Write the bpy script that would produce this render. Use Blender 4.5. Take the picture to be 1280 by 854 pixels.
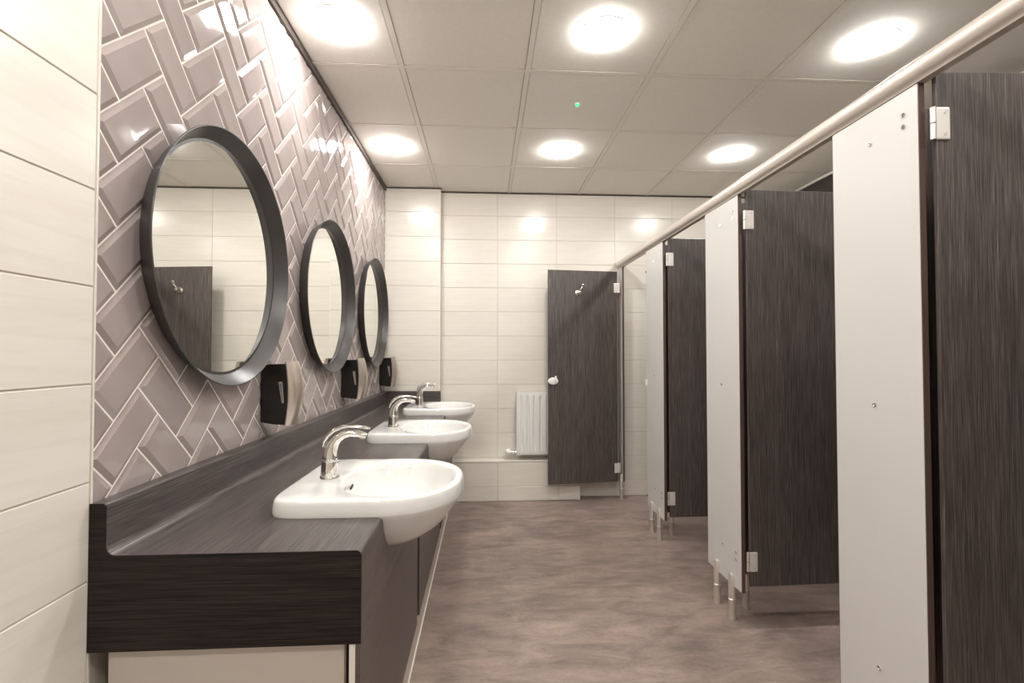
import bpy, bmesh, math, random
from mathutils import Vector, Matrix
random.seed(7)
for o in list(bpy.data.objects): bpy.data.objects.remove(o)
SC = bpy.context.scene; C = SC.collection
PI = math.pi; RAD = math.radians

# ---------------------------------------------------------------- camera, world, exposure
cam = bpy.data.cameras.new('camera'); co = bpy.data.objects.new('camera', cam); C.objects.link(co)
CAMZ = 1.22
co.location = (0, 0, CAMZ); co.rotation_euler = (RAD(90 + 1.282), 0, RAD(-3.254))
cam.sensor_width = 36; cam.lens = 599.55 / 1280 * 36; cam.clip_start = .02
SC.camera = co
w = bpy.data.worlds.new('world'); SC.world = w; w.use_nodes = True
w.node_tree.nodes['Background'].inputs[0].default_value = (.9, .85, .8, 1)
w.node_tree.nodes['Background'].inputs[1].default_value = .0
SC.view_settings.view_transform = 'Standard'; SC.view_settings.look = 'None'
SC.view_settings.exposure = 0.0; SC.view_settings.gamma = 1; SC.view_settings.use_curve_mapping = False
LAMP = 121.0                                     # emission of each ceiling downlight
LAMP_COL = (1, .98, .945, 1)

# ---------------------------------------------------------------- room numbers (metres)
XL, XR = -.818, 2.60                            # left wall tile face, right wall
YN, YF = -1.60, 4.05                            # wall behind the camera, far wall
YP = 3.96; XP = -.366                           # pier in the far left corner
ZC = 2.572                                      # ceiling
YH = 1.056                                      # where the herringbone starts
RX = 1.14                                       # aisle face of the cubicle fronts

# ---------------------------------------------------------------- materials
def mat(name, col, rough=.5, metal=0, spec=.5, coat=0, emit=None, estr=0, coat_rough=.05):
    m = bpy.data.materials.new(name); m.use_nodes = True
    b = m.node_tree.nodes['Principled BSDF']
    b.inputs['Base Color'].default_value = (*col, 1); b.inputs['Roughness'].default_value = rough
    b.inputs['Metallic'].default_value = metal; b.inputs['Specular IOR Level'].default_value = spec
    b.inputs['Coat Weight'].default_value = coat; b.inputs['Coat Roughness'].default_value = coat_rough
    if emit: b.inputs['Emission Color'].default_value = emit; b.inputs['Emission Strength'].default_value = estr
    return m
def nd(m, t, **k):
    n = m.node_tree.nodes.new(t)
    for a, v in k.items(): setattr(n, a, v)
    return n
def lk(m, a, b): m.node_tree.links.new(a, b)
def noise(m, scale3, nscale=1, detail=4, rough=.6, coord='Object', dist=0):
    tc = nd(m, 'ShaderNodeTexCoord'); mp = nd(m, 'ShaderNodeMapping'); mp.inputs['Scale'].default_value = scale3
    n = nd(m, 'ShaderNodeTexNoise'); n.inputs['Scale'].default_value = nscale; n.inputs['Detail'].default_value = detail
    n.inputs['Roughness'].default_value = rough; n.inputs['Distortion'].default_value = dist
    lk(m, tc.outputs[coord], mp.inputs[0]); lk(m, mp.outputs[0], n.inputs['Vector'])
    return n.outputs['Fac']
def ramp(m, fac, stops):
    r = nd(m, 'ShaderNodeValToRGB'); e = r.color_ramp.elements
    while len(e) < len(stops): e.new(.5)
    for i, (p, c) in enumerate(stops): e[i].position = p; e[i].color = (*c, 1)
    lk(m, fac, r.inputs[0]); return r.outputs[0]
def mix(m, a, b, fac, mode='MIX'):
    x = nd(m, 'ShaderNodeMix', data_type='RGBA', blend_type=mode)
    if isinstance(fac, (int, float)): x.inputs[0].default_value = fac
    else: lk(m, fac, x.inputs[0])
    for s, v in ((6, a), (7, b)):
        if isinstance(v, tuple): x.inputs[s].default_value = (*v, 1)
        else: lk(m, v, x.inputs[s])
    return x.outputs[2]
def bsdf(m): return m.node_tree.nodes['Principled BSDF']
def bump(m, fac, strength, dist=.002):
    b = nd(m, 'ShaderNodeBump'); b.inputs['Strength'].default_value = strength; b.inputs['Distance'].default_value = dist
    lk(m, fac, b.inputs['Height']); lk(m, b.outputs[0], bsdf(m).inputs['Normal'])
def rnd_value(m, lo, hi):
    oi = nd(m, 'ShaderNodeObjectInfo'); mr = nd(m, 'ShaderNodeMapRange')
    mr.inputs['To Min'].default_value = lo; mr.inputs['To Max'].default_value = hi
    lk(m, oi.outputs['Random'], mr.inputs['Value']); return mr.outputs[0]
def vary(m, col, lo=.95, hi=1.05):
    h = nd(m, 'ShaderNodeHueSaturation'); lk(m, col, h.inputs['Color']); lk(m, rnd_value(m, lo, hi), h.inputs['Value'])
    return h.outputs[0]

def cream_tile():
    m = mat('cream_tile', (.8, .74, .65), .22, spec=.5)
    n = noise(m, (3, 3, 40), 1, 5, .65, dist=.4)
    c = ramp(m, n, [(.3, (.735, .685, .612)), (.6, (.785, .742, .675)), (.8, (.76, .71, .64))])
    lk(m, vary(m, c, .975, 1.02), bsdf(m).inputs['Base Color'])
    r = noise(m, (3, 3, 60), 1, 4); mr = nd(m, 'ShaderNodeMapRange'); mr.inputs['To Min'].default_value = .16; mr.inputs['To Max'].default_value = .30
    lk(m, r, mr.inputs['Value']); lk(m, mr.outputs[0], bsdf(m).inputs['Roughness'])
    return m
def metro_tile():
    m = mat('mauve_grey_glaze', (.2, .165, .15), .06, spec=.55)
    n = noise(m, (6, 6, 6), 1, 2)
    c = ramp(m, n, [(.3, (.335, .282, .270)), (.7, (.370, .315, .302))])
    lk(m, vary(m, c, .92, 1.08), bsdf(m).inputs['Base Color'])
    bump(m, noise(m, (14, 14, 14), 1, 1), .08, .01)
    return m
def laminate(name, axis, dark=(.046, .0365, .0345), light=(.172, .142, .131), rough=.36, spec=.45):
    m = mat(name, dark, rough, spec=spec)
    s = [430, 430, 430]; s[axis] = 7
    n = noise(m, tuple(s), 1, 3, .7)
    s2 = [60, 60, 60]; s2[axis] = 1.6
    n2 = noise(m, tuple(s2), 1, 3, .6)
    c1 = ramp(m, n, [(.36, dark), (.52, tuple((a * .6 + b * .4) for a, b in zip(dark, light))), (.68, light)])
    c2 = ramp(m, n2, [(.3, (.80, .80, .80)), (.7, (1.08, 1.08, 1.08))])
    lk(m, mix(m, c1, c2, 1.0, 'MULTIPLY'), bsdf(m).inputs['Base Color'])
    bump(m, n, .12, .001)
    return m
def floor_mat():
    m = mat('stone_look_vinyl', (.2, .15, .13), .42, spec=.4)
    a = noise(m, (1.6, 3.2, 1), 1.2, 6, .62, dist=.6)
    b = noise(m, (4.5, 13, 1), 1, 7, .72, dist=.6)
    c = noise(m, (60, 110, 1), 1, 3, .7)
    ca = ramp(m, a, [(.30, (.215, .166, .146)), (.5, (.285, .222, .196)), (.7, (.350, .272, .243))])
    cb = ramp(m, b, [(.28, (.56, .57, .57)), (.5, (.97, .96, .95)), (.72, (1.36, 1.29, 1.25))])
    cc = ramp(m, c, [(.3, (.9, .9, .9)), (.7, (1.08, 1.08, 1.08))])
    x = mix(m, mix(m, ca, cb, 1, 'MULTIPLY'), cc, 1, 'MULTIPLY')
    lk(m, x, bsdf(m).inputs['Base Color'])
    mr = nd(m, 'ShaderNodeMapRange'); mr.inputs['To Min'].default_value = .32; mr.inputs['To Max'].default_value = .52
    lk(m, b, mr.inputs['Value']); lk(m, mr.outputs[0], bsdf(m).inputs['Roughness'])
    bump(m, c, .05, .001)
    return m
def ceil_mat():
    m = mat('ceiling_board', (.74, .69, .61), .75, spec=.25)
    n = noise(m, (45, 45, 45), 1, 5, .7)
    lk(m, vary(m, ramp(m, n, [(.3, (.87, .835, .775)), (.7, (.92, .885, .825))]), .975, 1.02), bsdf(m).inputs['Base Color'])
    return m

M = dict(
    cream=cream_tile(), metro=metro_tile(), floor=floor_mat(), ceil=ceil_mat(),
    grout_w=mat('pale_grout', (.86, .79, .73), .8, spec=.2), grout_c=mat('beige_grout', (.60, .545, .475), .8, spec=.2),
    lamX_shaded=laminate('dark_laminate_shaded_end', 0, (.0085, .006, .005), (.038, .029, .0245), .5, .2), lamY=laminate('dark_laminate_along', 1, (.036, .0285, .0275), (.138, .114, .107), .30), lamZ=laminate('dark_laminate_upright', 2),  # first one is a darkened copy, painting shade onto the worktop's end face
    lamR=laminate('dark_laminate_return', 0),
    front=laminate('brown_grey_front', 1, (.095, .077, .073), (.122, .100, .095), .40),
    edge=mat('brown_edging', (.10, .062, .052), .45),
    grid=mat('ceiling_grid_enamel', (.84, .80, .74), .6), darktrim_shadow=mat('dark_trim_and_shadow', (.06, .045, .038), .5),
    stile=mat('pale_grey_laminate', (.625, .607, .588), .38), stile2=mat('grey_carcass', (.56, .51, .46), .5),
    white=mat('white_core', (.80, .76, .70), .5), kick=mat('silver_kickboard', (.60, .53, .47), .35, metal=.25),
    porc=mat('white_porcelain', (.74, .73, .71), .07, spec=.6, coat=.4),
    chrome=mat('chrome', (.82, .80, .77), .07, metal=1), satin=mat('satin_aluminium', (.72, .67, .62), .30, metal=.65),
    rail=mat('champagne_rail', (.66, .60, .54), .34, metal=.35),
    frame=mat('charcoal_frame', (.037, .034, .032), .34, spec=.7), glass=mat('mirror_glass', (.93, .935, .90), .0, metal=1),
    black=mat('black_plastic', (.008, .007, .007), .28), steel=mat('brushed_steel', (.60, .53, .47), .30, metal=.9),
    greyp=mat('smoked_window', (.16, .15, .15), .2), radw=mat('white_enamel', (.82, .80, .77), .25, spec=.5),
    hinge=mat('pale_hinge', (.78, .745, .70), .32, metal=.2), nylon=mat('white_nylon', (.86, .84, .81), .3),
    rubber=mat('black_rubber', (.015, .013, .013), .6), hole=mat('dark_hole', (.03, .028, .026), .5),
    lamp=mat('lit_diffuser', (.9, .9, .9), .5, emit=LAMP_COL, estr=LAMP), ring=mat('white_lamp_ring', (.85, .82, .77), .4),
    led=mat('green_led', (.05, .6, .3), .4, emit=(.05, 1, .22, 1), estr=1.5),
    darkwall=mat('dark_panelling', (.05, .04, .036), .5), paint=mat('cream_paint', (.80, .75, .67), .6),
)

# ---------------------------------------------------------------- helpers
def obj(name, bm, m, parent=None, loc=(0, 0, 0), smooth=False, smooth_angle=None):
    me = bpy.data.meshes.new(name)
    bmesh.ops.recalc_face_normals(bm, faces=bm.faces); bm.to_mesh(me); bm.free()
    ms = m if isinstance(m, (list, tuple)) else [m]
    for x in ms: me.materials.append(M[x])
    if smooth:
        for p in me.polygons: p.use_smooth = True
        if smooth_angle: me.set_sharp_from_angle(angle=RAD(smooth_angle))
    o = bpy.data.objects.new(name, me); C.objects.link(o); o.location = loc
    if parent: o.parent = parent
    return o
def again(o, parent, loc=None):
    c = o.copy(); C.objects.link(c); c.parent = parent
    if loc is not None: c.location = loc
    return c
def tag(o, label, cat, group=None):
    o['label'] = label; o['category'] = cat
    if group: o['group'] = group
    return o
def thing(name, label, cat, loc=(0, 0, 0), rz=0, group=None):
    o = bpy.data.objects.new(name, None); C.objects.link(o); o.location = loc; o.rotation_euler = (0, 0, rz)
    o.empty_display_size = .05
    return tag(o, label, cat, group)
def struct(o): o['kind'] = 'structure'; return o
def box(bm, x0, x1, y0, y1, z0, z1, bev=0, seg=2):
    r = bmesh.ops.create_cube(bm, size=1)
    vs = r['verts']
    for v in vs:
        v.co = Vector(((x0 + x1) / 2 + v.co.x * (x1 - x0), (y0 + y1) / 2 + v.co.y * (y1 - y0), (z0 + z1) / 2 + v.co.z * (z1 - z0)))
    if bev:
        es = list({e for v in vs for e in v.link_edges})
        bmesh.ops.bevel(bm, geom=es, offset=bev, segments=seg, profile=.6, affect='EDGES')
    return bm
def B(*a, **k): return box(bmesh.new(), *a, **k)
def loft(bm, rings, close=True, cap0=True, cap1=True):
    rv = [[bm.verts.new(p) for p in r] for r in rings]; n = len(rv[0])
    for a, b in zip(rv, rv[1:]):
        for i in range(n if close else n - 1):
            j = (i + 1) % n
            bm.faces.new((a[i], a[j], b[j], b[i]))
    if cap0: bm.faces.new(rv[0][::-1])
    if cap1: bm.faces.new(rv[-1])
    return bm
def circ(c, r, ax=2, n=24, r2=None):
    out = []
    for i in range(n):
        t = 2 * PI * i / n; a, b = r * math.cos(t), (r2 or r) * math.sin(t)
        p = [0, 0, 0]; p[(ax + 1) % 3] = a; p[(ax + 2) % 3] = b
        out.append(Vector(c) + Vector(p))
    return out
def lathe(bm, prof, ax=2, n=24, c=(0, 0, 0), caps=True):
    d = Vector((0, 0, 0)); d[ax] = 1
    return loft(bm, [circ(Vector(c) + d * h, max(r, 1e-4), ax, n) for r, h in prof], True, caps, caps)
def sweep(bm, pts, n=16):
    """pts: (position, half-width across y, half-height in the xz bend plane)"""
    P = [Vector(p[0]) for p in pts]; rings = []
    for i, p in enumerate(pts):
        t = (P[min(i + 1, len(P) - 1)] - P[max(i - 1, 0)]).normalized()
        s = Vector((0, 1, 0)); u = s.cross(t).normalized()
        rings.append([P[i] + s * p[1] * math.cos(a) + u * p[2] * math.sin(a) for a in [2 * PI * k / n for k in range(n)]])
    return loft(bm, rings)
def tube(bm, P, r, n=12):
    P = [Vector(p) for p in P]; rings = []
    for i, p in enumerate(P):
        t = (P[min(i + 1, len(P) - 1)] - P[max(i - 1, 0)]).normalized()
        a = Vector((0, 0, 1)) if abs(t.z) < .9 else Vector((1, 0, 0))
        s = t.cross(a).normalized(); u = s.cross(t)
        rings.append([p + (s * math.cos(k * 2 * PI / n) + u * math.sin(k * 2 * PI / n)) * r for k in range(n)])
    return loft(bm, rings)
def prism(bm, poly, axis, a, b):
    """extrude a 2-D polygon along an axis; poly holds the two other coordinates in x,y,z order"""
    def put(p, h):
        q = list(p); q.insert(axis, h); return Vector(q)
    return loft(bm, [[put(p, a) for p in poly], [put(p, b) for p in poly]])

# ---------------------------------------------------------------- floor, walls, ceiling
struct(obj('floor', B(XL - .15, XR + .15, YN - .15, YF + .15, -.1, 0), 'floor'))

# left wall: herringbone bay + cream tiled bay
wl = struct(obj('wall_left', B(XL - .15, XL - .016, YN - .15, YF + .15, 0, 2.75), 'paint'))
obj('grout_bed', B(XL - .016, XL - .0055, YH, YP + .08, .6, ZC - .026), 'grout_w', wl)
obj('grout_bed', B(XL - .016, XL - .003, YN, YH - .002, 0, ZC - .002), 'grout_c', wl)
obj('edge_trim', B(XL - .016, XL + .0012, YH - .0045, YH + .0005, .0, ZC - .026), 'cream', wl)
G = .102; TL, TW = .1998, .0978
def metro(L, W, h0=.003, h1=.0085, ins=.0125):
    bm = bmesh.new()
    def r(a, b, h): return [Vector((h, s * a, t * b)) for s, t in ((-1, -1), (1, -1), (1, 1), (-1, 1))]
    loft(bm, [r(L / 2, W / 2, 0), r(L / 2, W / 2, h0), r(L / 2 - ins, W / 2 - ins, h1)])
    bmesh.ops.rotate(bm, verts=bm.verts, cent=(0, 0, 0), matrix=Matrix.Rotation(PI / 4, 3, 'X'))
    return bm
protoH = protoV = None
p0, q0 = .886, -.900
TX = XL - .0085
y0, y1, z0, z1 = YH + .001, YP, .900, ZC - .028
shared = {}
for i in range(-20, 45):
    for j in range(-45, 20):
        s = (i - j) % 4
        if s == 2: kind, L, W, pc, qc = 'H', TL, TW, p0 + G * (i + 1), q0 + G * (j + .5)
        elif s == 1: kind, L, W, pc, qc = 'V', TW, TL, p0 + G * (i + .5), q0 + G * (j + 1)
        else: continue
        yc, zc = (pc - qc) / 2 ** .5, (pc + qc) / 2 ** .5 + CAMZ
        e = (TL + TW) / 2 / 2 ** .5
        if yc + e < y0 + .004 or yc - e > y1 - .004 or zc + e < z0 + .004 or zc - e > z1 - .004: continue
        whole = yc - e > y0 and yc + e < y1 and zc - e > z0 and zc + e < z1
        if whole and kind in shared:
            o = again(shared[kind], wl, (TX, yc, zc))
        else:
            bm = metro(L, W)
            if not whole:
                for pco, pno in (((0, y0 - yc, 0), (0, -1, 0)), ((0, y1 - yc, 0), (0, 1, 0)), ((0, 0, z0 - zc), (0, 0, -1)), ((0, 0, z1 - zc), (0, 0, 1))):
                    r = bmesh.ops.bisect_plane(bm, geom=bm.verts[:] + bm.edges[:] + bm.faces[:], plane_co=pco, plane_no=pno, clear_outer=True)
                    if bm.faces: bmesh.ops.holes_fill(bm, edges=[x for x in bm.edges if x.is_boundary])
                if len(bm.verts) < 4 or sum(f.calc_area() for f in bm.faces) < .0004: bm.free(); continue
            o = obj('tile', bm, 'metro', wl, (TX, yc, zc))
            if whole: shared[kind] = o
        if whole: o.rotation_euler = (0, random.gauss(0, .0035), random.gauss(0, .0035))

cream_cache = {}
ZROWS = [1.357 + .2038 * k for k in range(-7, 7)]
def cream_tiles(parent, axis, face, sign, cols, zlo, zhi, joint=.003, rows=None, name='tile'):
    """axis: the wall's normal axis (0 or 1); sign: side the face looks to; cols: joint positions"""
    rows = rows or ZROWS
    zz = [zlo] + [z for z in rows if zlo + .012 < z < zhi - .012] + [zhi]
    for a, b in zip(cols, cols[1:]):
        for za, zb in zip(zz, zz[1:]):
            wdt, hgt = round(b - a - joint, 4), round(zb - za - joint, 4)
            key = (axis, sign, wdt, hgt); loc = [0, 0, (za + zb) / 2]; loc[axis] = face; loc[1 - axis] = (a + b) / 2
            if key in cream_cache: again(cream_cache[key], parent, loc); continue
            t = .010
            d = (-t, 0) if sign > 0 else (0, t)
            bm = B(*d, -wdt / 2, wdt / 2, -hgt / 2, hgt / 2, bev=.0014, seg=1) if axis == 0 else B(-wdt / 2, wdt / 2, *d, -hgt / 2, hgt / 2, bev=.0014, seg=1)
            cream_cache[key] = obj(name, bm, 'cream', parent, loc)
cream_tiles(wl, 0, XL, 1, [YH - .0045 - .504 * k for k in (4, 3, 2, 1, 0)], 0, ZC - .002)

wf = struct(obj('wall_far', B(XL - .01, XR + .15, YF + .003, YF + .15, 0, 2.75), 'grout_c'))
cream_tiles(wf, 1, YF, -1, [-.396 + .504 * k for k in range(6)] + [XR], 0, ZC - .002)
wp = struct(obj('wall_pier', B(XL - .003, XP - .004, YP + .003, YF + .002, 0, ZC), 'grout_c'))
cream_tiles(wp, 1, YP, -1, [XL, XP], .60, ZC - .002)
cream_tiles(wp, 0, XP, 1, [YP + .002, YF], .60, ZC - .002)
obj('edge_trim', B(XP - .004, XP + .001, YP - .001, YP + .003, .60, ZC - .002), 'grout_w', wp)
# boxed pipe ledge along the foot of the far wall
PLX, PLY, PLZ = .79, 3.957, .322
wb = struct(obj('wall_ledge', B(XL, PLX - .004, PLY + .004, YF - .0005, 0, PLZ - .004), 'grout_c'))
cream_tiles(wb, 1, PLY, -1, [-.396, .108, .612, PLX], 0, PLZ - .006, rows=[.117], name='tile')
obj('ledge_top', B(-.396, PLX, PLY - .002, YF - .001, PLZ - .004, PLZ + .004, bev=.002), 'cream', wb)
obj('ledge_end', B(PLX - .004, PLX, PLY, YF - .001, 0, PLZ - .004), 'cream', wb)

wr = struct(obj('wall_right', B(XR, XR + .15, YN - .15, YF + .15, 0, 2.75), 'paint'))
obj('dark_band', B(XR - .012, XR, YN, YF, 2.22, ZC - .022), 'darkwall', wr)
obj('wall_angle', B(XR - .022, XR, YN, YF, ZC - .022, ZC - .002), 'grid', wr)
wn = struct(obj('wall_near', B(XL - .15, XR + .15, YN - .15, YN, 0, 2.75), 'paint'))
tl = struct(obj('trim_1', B(XL - .014, XL + .012, YH - .002, YP, ZC - .027, ZC - .001), 'darktrim_shadow'))
tf = struct(obj('shadow_line_far', B(XP, XR, YF - .010, YF, ZC - .006, ZC), 'darktrim_shadow'))  # dark strip draws the shadow line where far wall meets ceiling
tp = struct(obj('shadow_line_pier', B(XL + .012, XP + .010, YP - .010, YP, ZC - .006, ZC), 'darktrim_shadow'))  # same drawn shadow line along the pier top

ce = struct(obj('ceiling', B(XL - .15, XR + .15, YN - .15, YF + .15, ZC + .012, ZC + .15), 'grout_c'))
gx = [XL, -.395, .205, .805, 1.405, 2.005, XR]
gy = [YN] + [2.274 + .6 * k for k in range(-6, 3)] + [YF]
ct = {}
for a, b in zip(gx, gx[1:]):
    for c, d in zip(gy, gy[1:]):
        k = (round(b - a, 3), round(d - c, 3)); loc = ((a + b) / 2, (c + d) / 2, ZC + .004)
        if k in ct: again(ct[k], ce, loc)
        else: ct[k] = obj('ceiling_tile', B(-k[0] / 2 + .0145, k[0] / 2 - .0145, -k[1] / 2 + .0145, k[1] / 2 - .0145, 0, .008, bev=.002, seg=1), 'ceil', ce, loc)
for x in gx[1:-1]: obj('grid_bar', B(x - .012, x + .012, YN, YF, ZC + .0028, ZC + .010), 'grid', ce)
for y in gy[1:-1]: obj('grid_bar', B(XL, XR, y - .012, y + .012, ZC + .0030, ZC + .010), 'grid', ce)

# ---------------------------------------------------------------- downlights
def downlight(x, y, label, first=[None]):
    t = thing('downlight', label, 'light', (x, y, ZC + .004), 0, 'round LED downlights in the ceiling grid')
    if first[0]:
        for ch in first[0].children: again(ch, t)
        return
    obj('trim_ring', lathe(bmesh.new(), [(.0908, 0), (.097, 0), (.0965, -.003), (.0908, -.003), (.0908, 0)], n=48, caps=False), 'ring', t, smooth=True, smooth_angle=40)
    obj('diffuser', lathe(bmesh.new(), [(.0905, -.001), (.0905, -.006), (.087, -.0115), (.077, -.0165), (.055, -.020), (.027, -.0215), (.0001, -.022)], n=48), 'lamp', t, smooth=True, smooth_angle=50)
    first[0] = t
LX = [-.604, .503, 1.69]
downlight(LX[0], 1.974, 'round lit downlight beside herringbone wall, above the mirror at the worktop end')
downlight(LX[1], 1.974, 'round lit downlight over the aisle, on the near side of the green sensor light')
downlight(LX[2], 1.974, 'round lit downlight over the cubicles, level with mirror at the worktop end')
downlight(LX[0], 3.174, 'round lit downlight beside herringbone wall, above the mirror next to the pier')
downlight(LX[1], 3.174, 'round lit downlight over the aisle, between green sensor light and far wall')
downlight(LX[2], 3.174, 'round lit downlight over the last cubicle, close to far wall')
for y, txt in ((.774, ['beside cream tiled wall, just outside the open end of the worktop', 'over the aisle, level with the open end of the worktop', 'over the cubicles, level with the open end of the worktop']),
               (-.426, ['beside cream tiled wall, in the row by the entrance end', 'over the aisle, in the row by the entrance end', 'over the cubicle row, by the entrance end'])):
    for x, q in zip(LX, txt): downlight(x, y, 'round lit downlight ' + q)
t = thing('motion_sensor', 'tiny ceiling sensor with a glowing green light', 'sensor', (.503, 2.562, ZC + .004))
obj('housing', lathe(bmesh.new(), [(.014, 0), (.014, -.004), (.010, -.006)], n=20), 'ring', t)
obj('green_light', lathe(bmesh.new(), [(.0115, -.006), (.010, -.011), (.005, -.015)], n=16), 'led', t)

# ---------------------------------------------------------------- vanity worktop, front panelling
def basin_outline(uc, ab, af, b, nb, nf, n=96):
    out = []
    for i in range(n):
        a = 2 * PI * i / n; c, s = math.cos(a), math.sin(a)
        k = nf if c >= 0 else nb
        cu = math.copysign(abs(c) ** (2 / k), c) * (af if c >= 0 else ab); sv = math.copysign(abs(s) ** (2 / k), s) * b
        out.append((uc + cu, sv))
    return out
OUT = basin_outline(.265, .265, .232, .248, 9, 2.25)
INN = basin_outline(.300, .160, .168, .205, 2.3, 2.1)
def scaled(pl, s, cu, z, sx=None): return [Vector((cu + (u - cu) * (sx or s), v * s, z)) for u, v in pl]
ZW = .797; BX = -.561; BYS = [1.503, 2.503, 3.490]
def shell(k=1.0, top=None):
    prof = [(.28, .20, -.126), (.50, .40, -.121), (.66, .56, -.106), (.79, .71, -.082), (.90, .855, -.046), (.968, .95, -.014), (.998, .992, -.001), (1, 1, .004), (.996, .997, .018), (.991, .992, .029)]
    rr = [scaled(OUT, s * k, .275, z, sx * k) for s, sx, z in prof]
    return rr
cm = bmesh.new()
for y in BYS:
    rr = shell(.985); rr = rr[:-2] + [[Vector((p.x, p.y, .12)) for p in rr[-3]]]
    loft(cm, [[p + Vector((BX, y, ZW)) for p in r] for r in rr])
cut = obj('cutter', cm, 'black')
def arc(cx, cz, r, a0, a1, n=5): return [(cx + r * math.cos(RAD(a0 + (a1 - a0) * i / n)), cz + r * math.sin(RAD(a0 + (a1 - a0) * i / n))) for i in range(n + 1)]
XW = -.262
WPROF = [(XL, .600), (XW, .600)] + arc(XW - .012, ZW - .012, .012, 0, 90) + arc(-.785 + .022, ZW + .022, .022, 270, 180) + arc(-.785 - .008, .905 - .008, .008, 0, 90) + [(XL, .905)]
wt = obj('worktop', prism(bmesh.new(), WPROF, 1, 1.052, YP - .001), 'lamY')
bo = wt.modifiers.new('b', 'BOOLEAN'); bo.operation = 'DIFFERENCE'; bo.object = cut; bo.solver = 'EXACT'
dg = bpy.context.evaluated_depsgraph_get()
me = bpy.data.meshes.new_from_object(wt.evaluated_get(dg)); wt.modifiers.clear(); wt.data = me
while len(me.materials) > 1: me.materials.pop()
for p in me.polygons: p.use_smooth = True; p.material_index = 0
me.set_sharp_from_angle(angle=RAD(32))
bpy.data.objects.remove(cut)
tag(wt, 'long dark wood-grain worktop with raised back edge carrying three basins', 'worktop')
obj('end_cap', prism(bmesh.new(), WPROF, 1, 1.050, 1.0525), 'lamX_shaded', wt)
obj('return_upstand', B(-.786, -.358, YP - .026, YP - .001, ZW, .905, bev=.004), 'lamR', wt)

vu = thing('vanity_panelling', 'brown-grey panelled front under the worktop with a pale kickboard', 'cabinet', (0, 0, 0))
obj('end_panel', B(-.786, -.301, 1.066, 1.084, 0, .599), 'stile2', vu)
obj('gap_shade_block', B(-.33, -.297, 1.09, YP - .005, .10, .599), 'rubber', vu)  # black block paints the shade seen in the gaps between front panels
py = [1.0505, 1.987, 2.945, YP + .058]
for a, b in zip(py, py[1:]):
    f = obj('front_panel', B(-.274, -.2635, a, b - .062, .153, .5985, bev=.001, seg=1), 'front', vu)
    obj('panel_core', B(-.287, -.2742, a + (.001 if a < 1.1 else .10), b - .10, .154, .598), 'white', f)
obj('kickboard', B(-.297, -.279, 1.062, YP - .004, 0, .165), 'kick', vu)
obj('highlight_bead', B(-.279, -.2755, 1.062, YP - .004, 0, .012), 'white', vu)  # white bead puts the highlight along the kickboard's foot into colour

# ---------------------------------------------------------------- basins and taps
def make_basin():
    t = thing('washbasin', '', 'washbasin')
    rr = shell()
    rr += [scaled(OUT, .985, .270, .0365), scaled(OUT, .974, .268, .0415), scaled(OUT, .955, .265, .0435)]
    rr += [scaled(INN, 1.05, .30, .0425), scaled(INN, 1.015, .30, .041), scaled(INN, .985, .30, .035), scaled(INN, .955, .30, .020), scaled(INN, .90, .30, -.010), scaled(INN, .80, .30, -.045), scaled(INN, .64, .30, -.075), scaled(INN, .42, .295, -.093), scaled(INN, .2, .29, -.099), scaled(INN, .13, .29, -.1)]
    obj('bowl', loft(bmesh.new(), rr), 'porc', t, smooth=True, smooth_angle=60)
    obj('waste', lathe(bmesh.new(), [(.030, -.099), (.030, -.0965), (.024, -.0955), (.020, -.098)], n=24, c=(.29, 0, 0)), 'chrome', t, smooth=True, smooth_angle=40)
    bm = lathe(bmesh.new(), [(.0085, 0), (.0085, .004), (.006, .005)], ax=0, n=20, c=(.1535, 0, .012))
    bmesh.ops.rotate(bm, verts=bm.verts, cent=(.1535, 0, .012), matrix=Matrix.Rotation(RAD(18), 3, 'Y'))
    obj('overflow', bm, 'hole', t)
    return t
def make_tap():
    t = thing('basin_tap', '', 'tap')
    obj('base_ring', lathe(bmesh.new(), [(.0285, 0), (.0285, .006), (.0265, .009), (.0255, .009)], n=32), 'chrome', t, smooth=True, smooth_angle=40)
    pts = [((0, 0, .006), .0265, .0265), ((0, 0, .03), .0255, .0255), ((.000, 0, .058), .0235, .0230), ((.003, 0, .082), .0210, .0195), ((.010, 0, .103), .0195, .0165), ((.022, 0, .119), .0180, .0142),
           ((.040, 0, .1305), .0170, .0125), ((.061, 0, .1345), .0160, .0112), ((.083, 0, .1325), .0150, .0100), ((.101, 0, .1275), .0135, .0090), ((.109, 0, .1245), .0105, .0066)]
    obj('spout', sweep(bmesh.new(), pts, 20), 'chrome', t, smooth=True, smooth_angle=50)
    obj('aerator', lathe(bmesh.new(), [(.009, .117), (.009, .124), (.007, .127)], n=18, c=(.096, 0, 0)), 'satin', t, smooth=True, smooth_angle=40)
    lev = [((-.020, 0, .094), .010, .004), ((-.015, 0, .110), .0165, .007), ((-.003, 0, .129), .0190, .0088), ((.016, 0, .1445), .0185, .0082), ((.038, 0, .1525), .0168, .0062), ((.060, 0, .1545), .0145, .0045),
           ((.082, 0, .1540), .0160, .0046), ((.103, 0, .1510), .0150, .0040), ((.119, 0, .1470), .008, .0025)]
    obj('lever', sweep(bmesh.new(), lev, 20), 'chrome', t, smooth=True, smooth_angle=50)
    obj('collar', lathe(bmesh.new(), [(.0235, .050), (.0243, .052), (.0243, .056), (.0228, .058)], n=32, c=(0, 0, 0)), 'chrome', t, smooth=True, smooth_angle=40)
    return t
bp = make_basin(); tp_ = make_tap()
where = ['at the open end of the worktop', 'in the middle of the worktop', 'next to the cream tiled pier']
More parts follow.
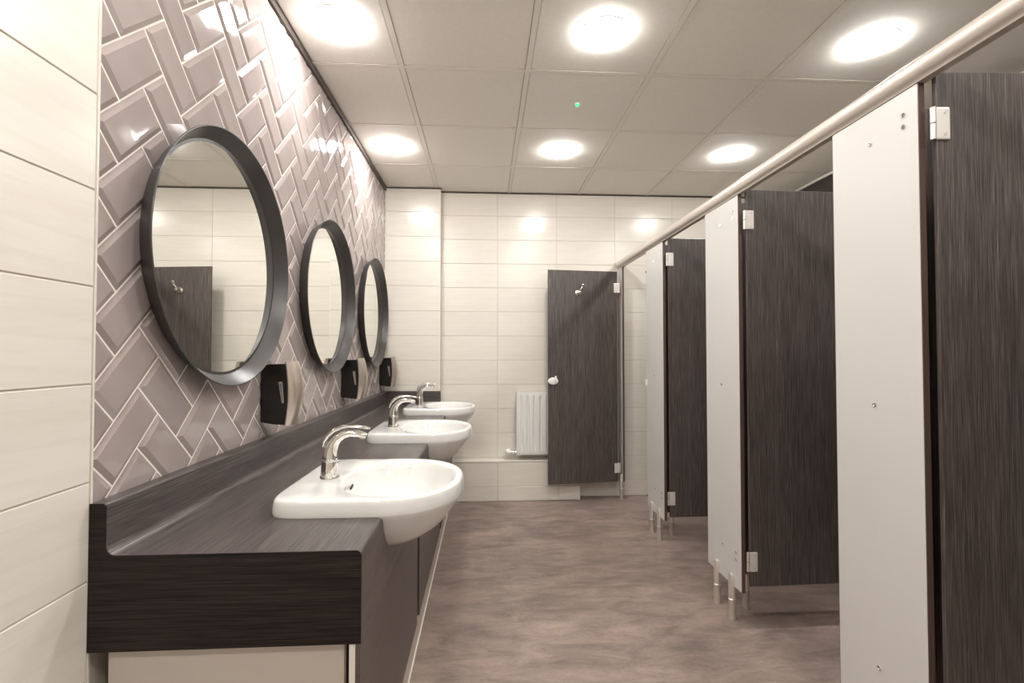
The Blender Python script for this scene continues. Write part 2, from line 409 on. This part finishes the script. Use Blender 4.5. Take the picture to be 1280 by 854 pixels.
for k, y in enumerate(BYS):
    for proto, loc, lab, g in ((bp, (BX, y, ZW), 'white semi-recessed porcelain washbasin ' + where[k], 'washbasins along the worktop'),
                               (tp_, (-.468, y - (.012 if k == 0 else 0), ZW + .0430), 'curved chrome lever tap on the washbasin ' + where[k], 'chrome basin taps')):
        if k == 0: o = proto
        else:
            o = proto.copy(); C.objects.link(o)
            for ch in proto.children: again(ch, o)
        o.location = loc; o['label'] = lab; o['group'] = g

# ---------------------------------------------------------------- mirrors
def ringyz(x, r, n=96): return [Vector((x, r * math.cos(2 * PI * i / n), r * math.sin(2 * PI * i / n))) for i in range(n)]
mp = None
for k, y in enumerate((1.536, 2.518, 3.498)):
    t = thing('round_mirror', 'round mirror in deep charcoal frame over the basin ' + where[k], 'mirror', (XL + .0005, y, 1.504), 0, 'round framed mirrors on the herringbone wall')
    if mp:
        for ch in mp.children: again(ch, t)
        continue
    mp = t
    rr = [ringyz(0, .345), ringyz(0, .357), ringyz(.046, .389), ringyz(.048, .3885), ringyz(.048, .3855), ringyz(.046, .3845), ringyz(.007, .3535), ringyz(.007, .345)]
    bm = loft(bmesh.new(), rr + [rr[0]], cap0=False, cap1=False); bmesh.ops.remove_doubles(bm, verts=bm.verts, dist=1e-6)
    obj('frame', bm, 'frame', t, smooth=True, smooth_angle=35)
    obj('glass', loft(bmesh.new(), [ringyz(.002, .352), ringyz(.0062, .352), ringyz(.0068, .349)]), 'glass', t)

# ---------------------------------------------------------------- soap dispensers
dp = None
dw = ['between the middle mirror and the worktop end mirror', 'between the middle mirror and the pier side mirror', 'in the corner by the cream tiled pier']
for k, y in enumerate((1.852, 2.840, 3.830)):
    t = thing('soap_dispenser', 'black wall dispenser with a steel front ' + dw[k], 'dispenser', (XL, y, .952), 0, 'soap dispensers on the herringbone wall')
    if dp:
        for ch in dp.children: again(ch, t)
        continue
    dp = t
    HW = .046
    # body profile in x,z
    bm = bmesh.new()
    side = [(.0, .012), (.045, .004), (.090, .001), (.098, .05), (.101, .12), (.098, .18), (.090, .226), (.05, .224), (.0, .222)]
    prism(bm, side, 1, -HW, HW)
    bmesh.ops.bevel(bm, geom=[e for e in bm.edges], offset=.0025, segments=2, affect='EDGES')
    obj('body', bm, 'black', t, smooth=True, smooth_angle=40)
    rings = []
    for i in range(13):
        f = i / 12; z = -.002 + f * .236
        bul = math.sin(PI * (.08 + .84 * f)) ** .8
        xb = .091 + .010 * math.sin(PI * f); xf = .104 + .031 * bul
        r = []
        m_ = 12
        for a in range(m_ + 1):
            v = -1 + 2 * a / m_
            r.append(Vector((xb + (xf - xb) * (1 - abs(v) ** 2.6), v * (HW + .0015), z)))
        r += [Vector((xb - .004, HW, z)), Vector((xb - .004, -HW, z))]
        rings.append(r)
    obj('steel_front', loft(bmesh.new(), rings), 'steel', t, smooth=True, smooth_angle=45)
    bm = bmesh.new(); prism(bm, [(.064, .158), (.078, .160), (.084, .082), (.077, .082)], 1, -HW - .0015, -HW + .002)
    w_ = obj('level_window', bm, 'steel', t)
    bm = bmesh.new(); prism(bm, [(.067, .154), (.075, .155), (.081, .087), (.078, .087)], 1, -HW - .0022, -HW + .001)
    obj('window_pane', bm, 'greyp', w_)

# ---------------------------------------------------------------- radiator
rt = thing('radiator', 'white panel radiator on the far wall, half hidden behind open door', 'radiator', (.265, 0, 0))
RW, RZ0, RZ1, RF = .48, .372, .888, 3.968
bm = bmesh.new(); nx, nz = 108, 24; gridv = []
for iz in range(nz + 1):
    row = []
    for ix in range(nx + 1):
        x = RW * ix / nx; z = RZ0 + (RZ1 - RZ0) * iz / nz
        ph = ((x - .014) / .0533) % 1.0
        g = 1 if .42 < ph < .58 else max(0, 1 - min(abs(ph - .42), abs(ph - .58)) / .14)
        fz = min(1, max(0, (z - RZ0 - .030) / .025)) * min(1, max(0, (RZ1 - .030 - z) / .025))
        e = .004 if ix in (0, nx) or iz in (0, nz) else 0
        row.append(bm.verts.new((x, RF + .014 * g * fz * (1 if .02 < x < RW - .02 else 0) + e, z)))
    gridv.append(row)
for a, b in zip(gridv, gridv[1:]):
    for i in range(nx): bm.faces.new((a[i], a[i + 1], b[i + 1], b[i]))
obj('front_panel', bm, 'radw', rt, smooth=True, smooth_angle=50)
obj('back_panel', B(0.002, RW - .002, RF + .045, RF + .056, RZ0, RZ1), 'radw', rt)
obj('side_cover', B(-.001, .002, RF + .002, RF + .056, RZ0 + .01, RZ1 + .002), 'radw', rt)
obj('side_cover', B(RW - .002, RW + .001, RF + .002, RF + .056, RZ0 + .01, RZ1 + .002), 'radw', rt)
for i in range(2): obj('top_grille', B(.0, RW, RF + .003 + .036 * i, RF + .019 + .036 * i, RZ1 - .002, RZ1 + .003), 'radw', rt)
obj('bracket', B(.10, .13, RF + .056, YF - .001, RZ0 + .1, RZ1 - .1), 'radw', rt)
va = obj('valve', lathe(bmesh.new(), [(.010, .0), (.010, -.020), (.017, -.020), (.017, -.050), (.012, -.053)], ax=0, n=20, c=(.002, RF + .028, RZ0 + .020)), 'chrome', rt, smooth=True, smooth_angle=40)
obj('thermostat_head', lathe(bmesh.new(), [(.016, -.050), (.026, -.056), (.027, -.080), (.022, -.088), (.008, -.089)], ax=0, n=24, c=(.002, RF + .028, RZ0 + .020)), 'nylon', va, smooth=True, smooth_angle=40)
obj('pipe', lathe(bmesh.new(), [(.0085, PLZ + .004), (.0085, RZ0 - .012), (.013, RZ0 - .012), (.013, RZ0 + .010)], n=16, c=(-.030, RF + .028, 0)), 'satin', va, smooth=True, smooth_angle=40)

# ---------------------------------------------------------------- toilet cubicles
ST = .018
def screw(parent, x, y, z, proto=[None]):
    if proto[0]: return again(proto[0], parent, (x, y, z))
    proto[0] = obj('screw', lathe(bmesh.new(), [(.0072, 0), (.0068, -.0025), (.004, -.0035), (.0028, -.0022)], ax=0, n=14), 'chrome', parent, (x, y, z), smooth=True, smooth_angle=40)
    return proto[0]
def foot(parent, x, y, zt, proto={}):
    k = round(zt, 3)
    if k in proto: return again_tree(proto[k], parent, (x, y, 0))
    o = obj('foot', lathe(bmesh.new(), [(.0165, 0), (.0165, .082), (.0178, .084), (.0178, .090), (.0155, .092), (.0155, zt - .006), (.012, zt)], n=24), 'satin', parent, (x, y, 0), smooth=True, smooth_angle=35)
    proto[k] = o; return o
def again_tree(o, parent, loc): return again(o, parent, loc)
stiles = [(1.187, 1.502, 'pale grey cubicle panel beside the door that stands open nearest the worktop end'),
          (2.090, 2.414, 'pale grey cubicle panel opposite the middle washbasin'),
          (3.007, 3.327, 'pale grey cubicle panel with black buffers on its edge, facing the last cubicle'),
          (3.925, YF, 'narrow pale grey cubicle panel against the far tiled wall')]
stiles[0] = (stiles[0][0], stiles[0][1], 'pale grey cubicle panel opposite the washbasin at the open end of the worktop')
stiles.append((.272, .587, 'pale grey cubicle panel toward the entrance end, clear of the worktop'))
for k, (a, b, lab) in enumerate(stiles):
    t = thing('cubicle_pilaster', lab, 'cubicle panel', (0, 0, 0), 0, 'pale grey cubicle front panels')
    zt = 1.9315
    obj('panel', B(RX, RX + ST, a + .003, b - (.003 if k != 3 else .001), .150, zt, bev=.001, seg=1), 'stile', t)
    obj('edging', B(RX + .0012, RX + ST - .0004, a + .0008, a + .0035, .150, zt), 'edge', t)
    if k != 3:
        obj('edging', B(RX + .0012, RX + ST - .0004, b - .0035, b - .0008, .150, zt), 'edge', t)
        ym = (a + b) / 2
        for z in (1.835, 1.066, .307): screw(t, RX, ym, z)
        for z in (1.866, 1.834, .312, .280): screw(t, RX, a + .045, z)
        for y in (a + .078, b - .105): foot(t, RX - .004, y, .205)
    else:
        foot(t, RX - .004, a + .03, .205)
        for z in (1.78, 1.75, .30, .27): screw(t, RX, a + .05, z)
    if k == 2:
        for z in (1.79, .215): obj('buffer', lathe(bmesh.new(), [(.008, 0), (.008, .006), (.005, .010)], ax=1, n=14, c=(RX + .004, b - .001, z)), 'rubber', t)
        bm = B(RX - .010, RX + .016, b - .012, b + .006, .985, 1.03, bev=.003)
        obj('lock_keep', bm, 'nylon', t)

rail_prof = [(.000 + .031 * math.cos(a), .031 * math.sin(a)) for a in [RAD(-62 + 304 * i / 28) for i in range(29)]]
rail_prof = rail_prof + [(-.012, -.034), (.012, -.034)]
hr = obj('headrail', prism(bmesh.new(), rail_prof, 1, YN + .001, YF - .001), 'rail', None, (RX + .009, 0, 1.966), smooth=True, smooth_angle=40)
tag(hr, 'long rounded metal headrail running along the tops of the cubicles', 'rail')

for k, (y, lab) in enumerate([(1.345, 'dark partition between cubicles, behind panel opposite the worktop end washbasin'), (2.252, 'dark partition between cubicles, behind panel opposite the middle washbasin'), (.430, 'dark partition between cubicles, toward the entrance end of the room'), (3.167, 'dark partition in front of the last cubicle, behind panel with black buffers')]):
    t = thing('cubicle_partition', lab, 'partition', (0, 0, 0), 0, 'dark partitions between the toilet cubicles')
    obj('panel', B(RX + ST + .002, XR - .001, y - .0065, y + .0065, .150, 1.945, bev=.001, seg=1), 'lamZ', t)
    foot(t, RX + ST + .09, y, .165)
    for z in (1.835, 1.066, .307): obj('bracket', B(RX + ST, RX + ST + .030, y - .020, y - .0065, z - .02, z + .02, bev=.002), 'satin', t)

DW_ = .602
def make_door(loc, rz, label, zlo, zhi, hinge_z, side=1, hook=False):
    """door slab along local +x from the hinge pin; faces on local -y and +y"""
    t = thing('cubicle_door', label, 'door', (loc[0], loc[1], 0), rz, 'dark wood-grain cubicle doors')
    obj('panel', B(.008, DW_, -.0065, .0065, zlo, zhi, bev=.001, seg=1), 'lamZ', t)
    for z in hinge_z:
        h = obj('hinge', B(.004, .040, -.0105, -.0064, z - .042, z + .042, bev=.0035), 'hinge', t)
        bm = bmesh.new()
        for q in (-.0415, .0015): lathe(bm, [(.0068, z + q), (.0068, z + q + .040)], n=16, c=(-.001, -.007, 0))
        obj('hinge_barrel', bm, 'satin', h, smooth=True, smooth_angle=40)
        for q in (-.028, .028):
            bm = lathe(bmesh.new(), [(.0042, 0), (.0038, -.0016), (.0015, -.0012)], ax=1, n=12, c=(.028, -.0104, z + q))
            obj('hinge_screw', bm, 'satin', h)
    return t
hz = (1.812, .297)
make_door((RX + .020, 1.172), RAD(-3.0), 'dark cubicle door standing open, hinged on panel opposite the worktop end washbasin', .183, 1.947, hz)
d2 = make_door((RX + .020, 2.076), RAD(1.2), 'dark cubicle door standing open, hinged on panel opposite the middle washbasin', .188, 1.948, hz)
make_door((RX + .020, 2.990), RAD(.5), 'dark cubicle door standing open beside the panel with black buffers', .180, 1.947, hz)
d4 = make_door((RX - .030, 3.945), RAD(180 + 7.0), 'dark cubicle door swung out across far wall, with coat hook and white lock', .150, 1.893, ())
# last door: face looking down the aisle is local +y
for z in (1.755, .262):
    h = obj('hinge', B(-.012, .038, .0064, .0105, z - .040, z + .040, bev=.0035), 'hinge', d4)
    bm = bmesh.new()
    for q in (-.0395, .0015): lathe(bm, [(.0068, z + q), (.0068, z + q + .038)], n=16, c=(-.010, .007, 0))
    obj('hinge_barrel', bm, 'satin', h, smooth=True, smooth_angle=40)
hk = obj('coat_hook', lathe(bmesh.new(), [(.024, .0064), (.024, .011), (.018, .015), (.010, .018), (.009, .044), (.013, .048), (.013, .056), (.007, .060)], ax=1, n=24, c=(.350, 0, 1.706)), 'chrome', d4, smooth=True, smooth_angle=40)
obj('hook_arm', tube(bmesh.new(), [(.350, .014, 1.708), (.345, .030, 1.716), (.337, .042, 1.730), (.329, .047, 1.746), (.324, .048, 1.760)], .0075), 'chrome', hk, smooth=True)
obj('hook_tip', lathe(bmesh.new(), [(.002, -.014), (.010, -.010), (.0145, 0), (.010, .010), (.002, .014)], n=18, c=(.322, .048, 1.766)), 'chrome', hk, smooth=True)
lkx = .562
def oval(y, a, b, n=28, cx=lkx, cz=.985): return [Vector((cx + a * math.cos(2 * PI * i / n), y, cz + b * math.sin(2 * PI * i / n))) for i in range(n)]
lc = obj('lock', loft(bmesh.new(), [oval(.0064, .042, .030), oval(.017, .042, .030), oval(.022, .037, .025), oval(.023, .028, .018)]), 'nylon', d4, smooth=True, smooth_angle=45)
bm = bmesh.new(); box(bm, lkx - .024, lkx - .010, .022, .036, .983, 1.028, bev=.004)
obj('thumb_turn', bm, 'nylon', lc, smooth=True, smooth_angle=40)
# lock bolt plate sits on the door stile side of the leaf
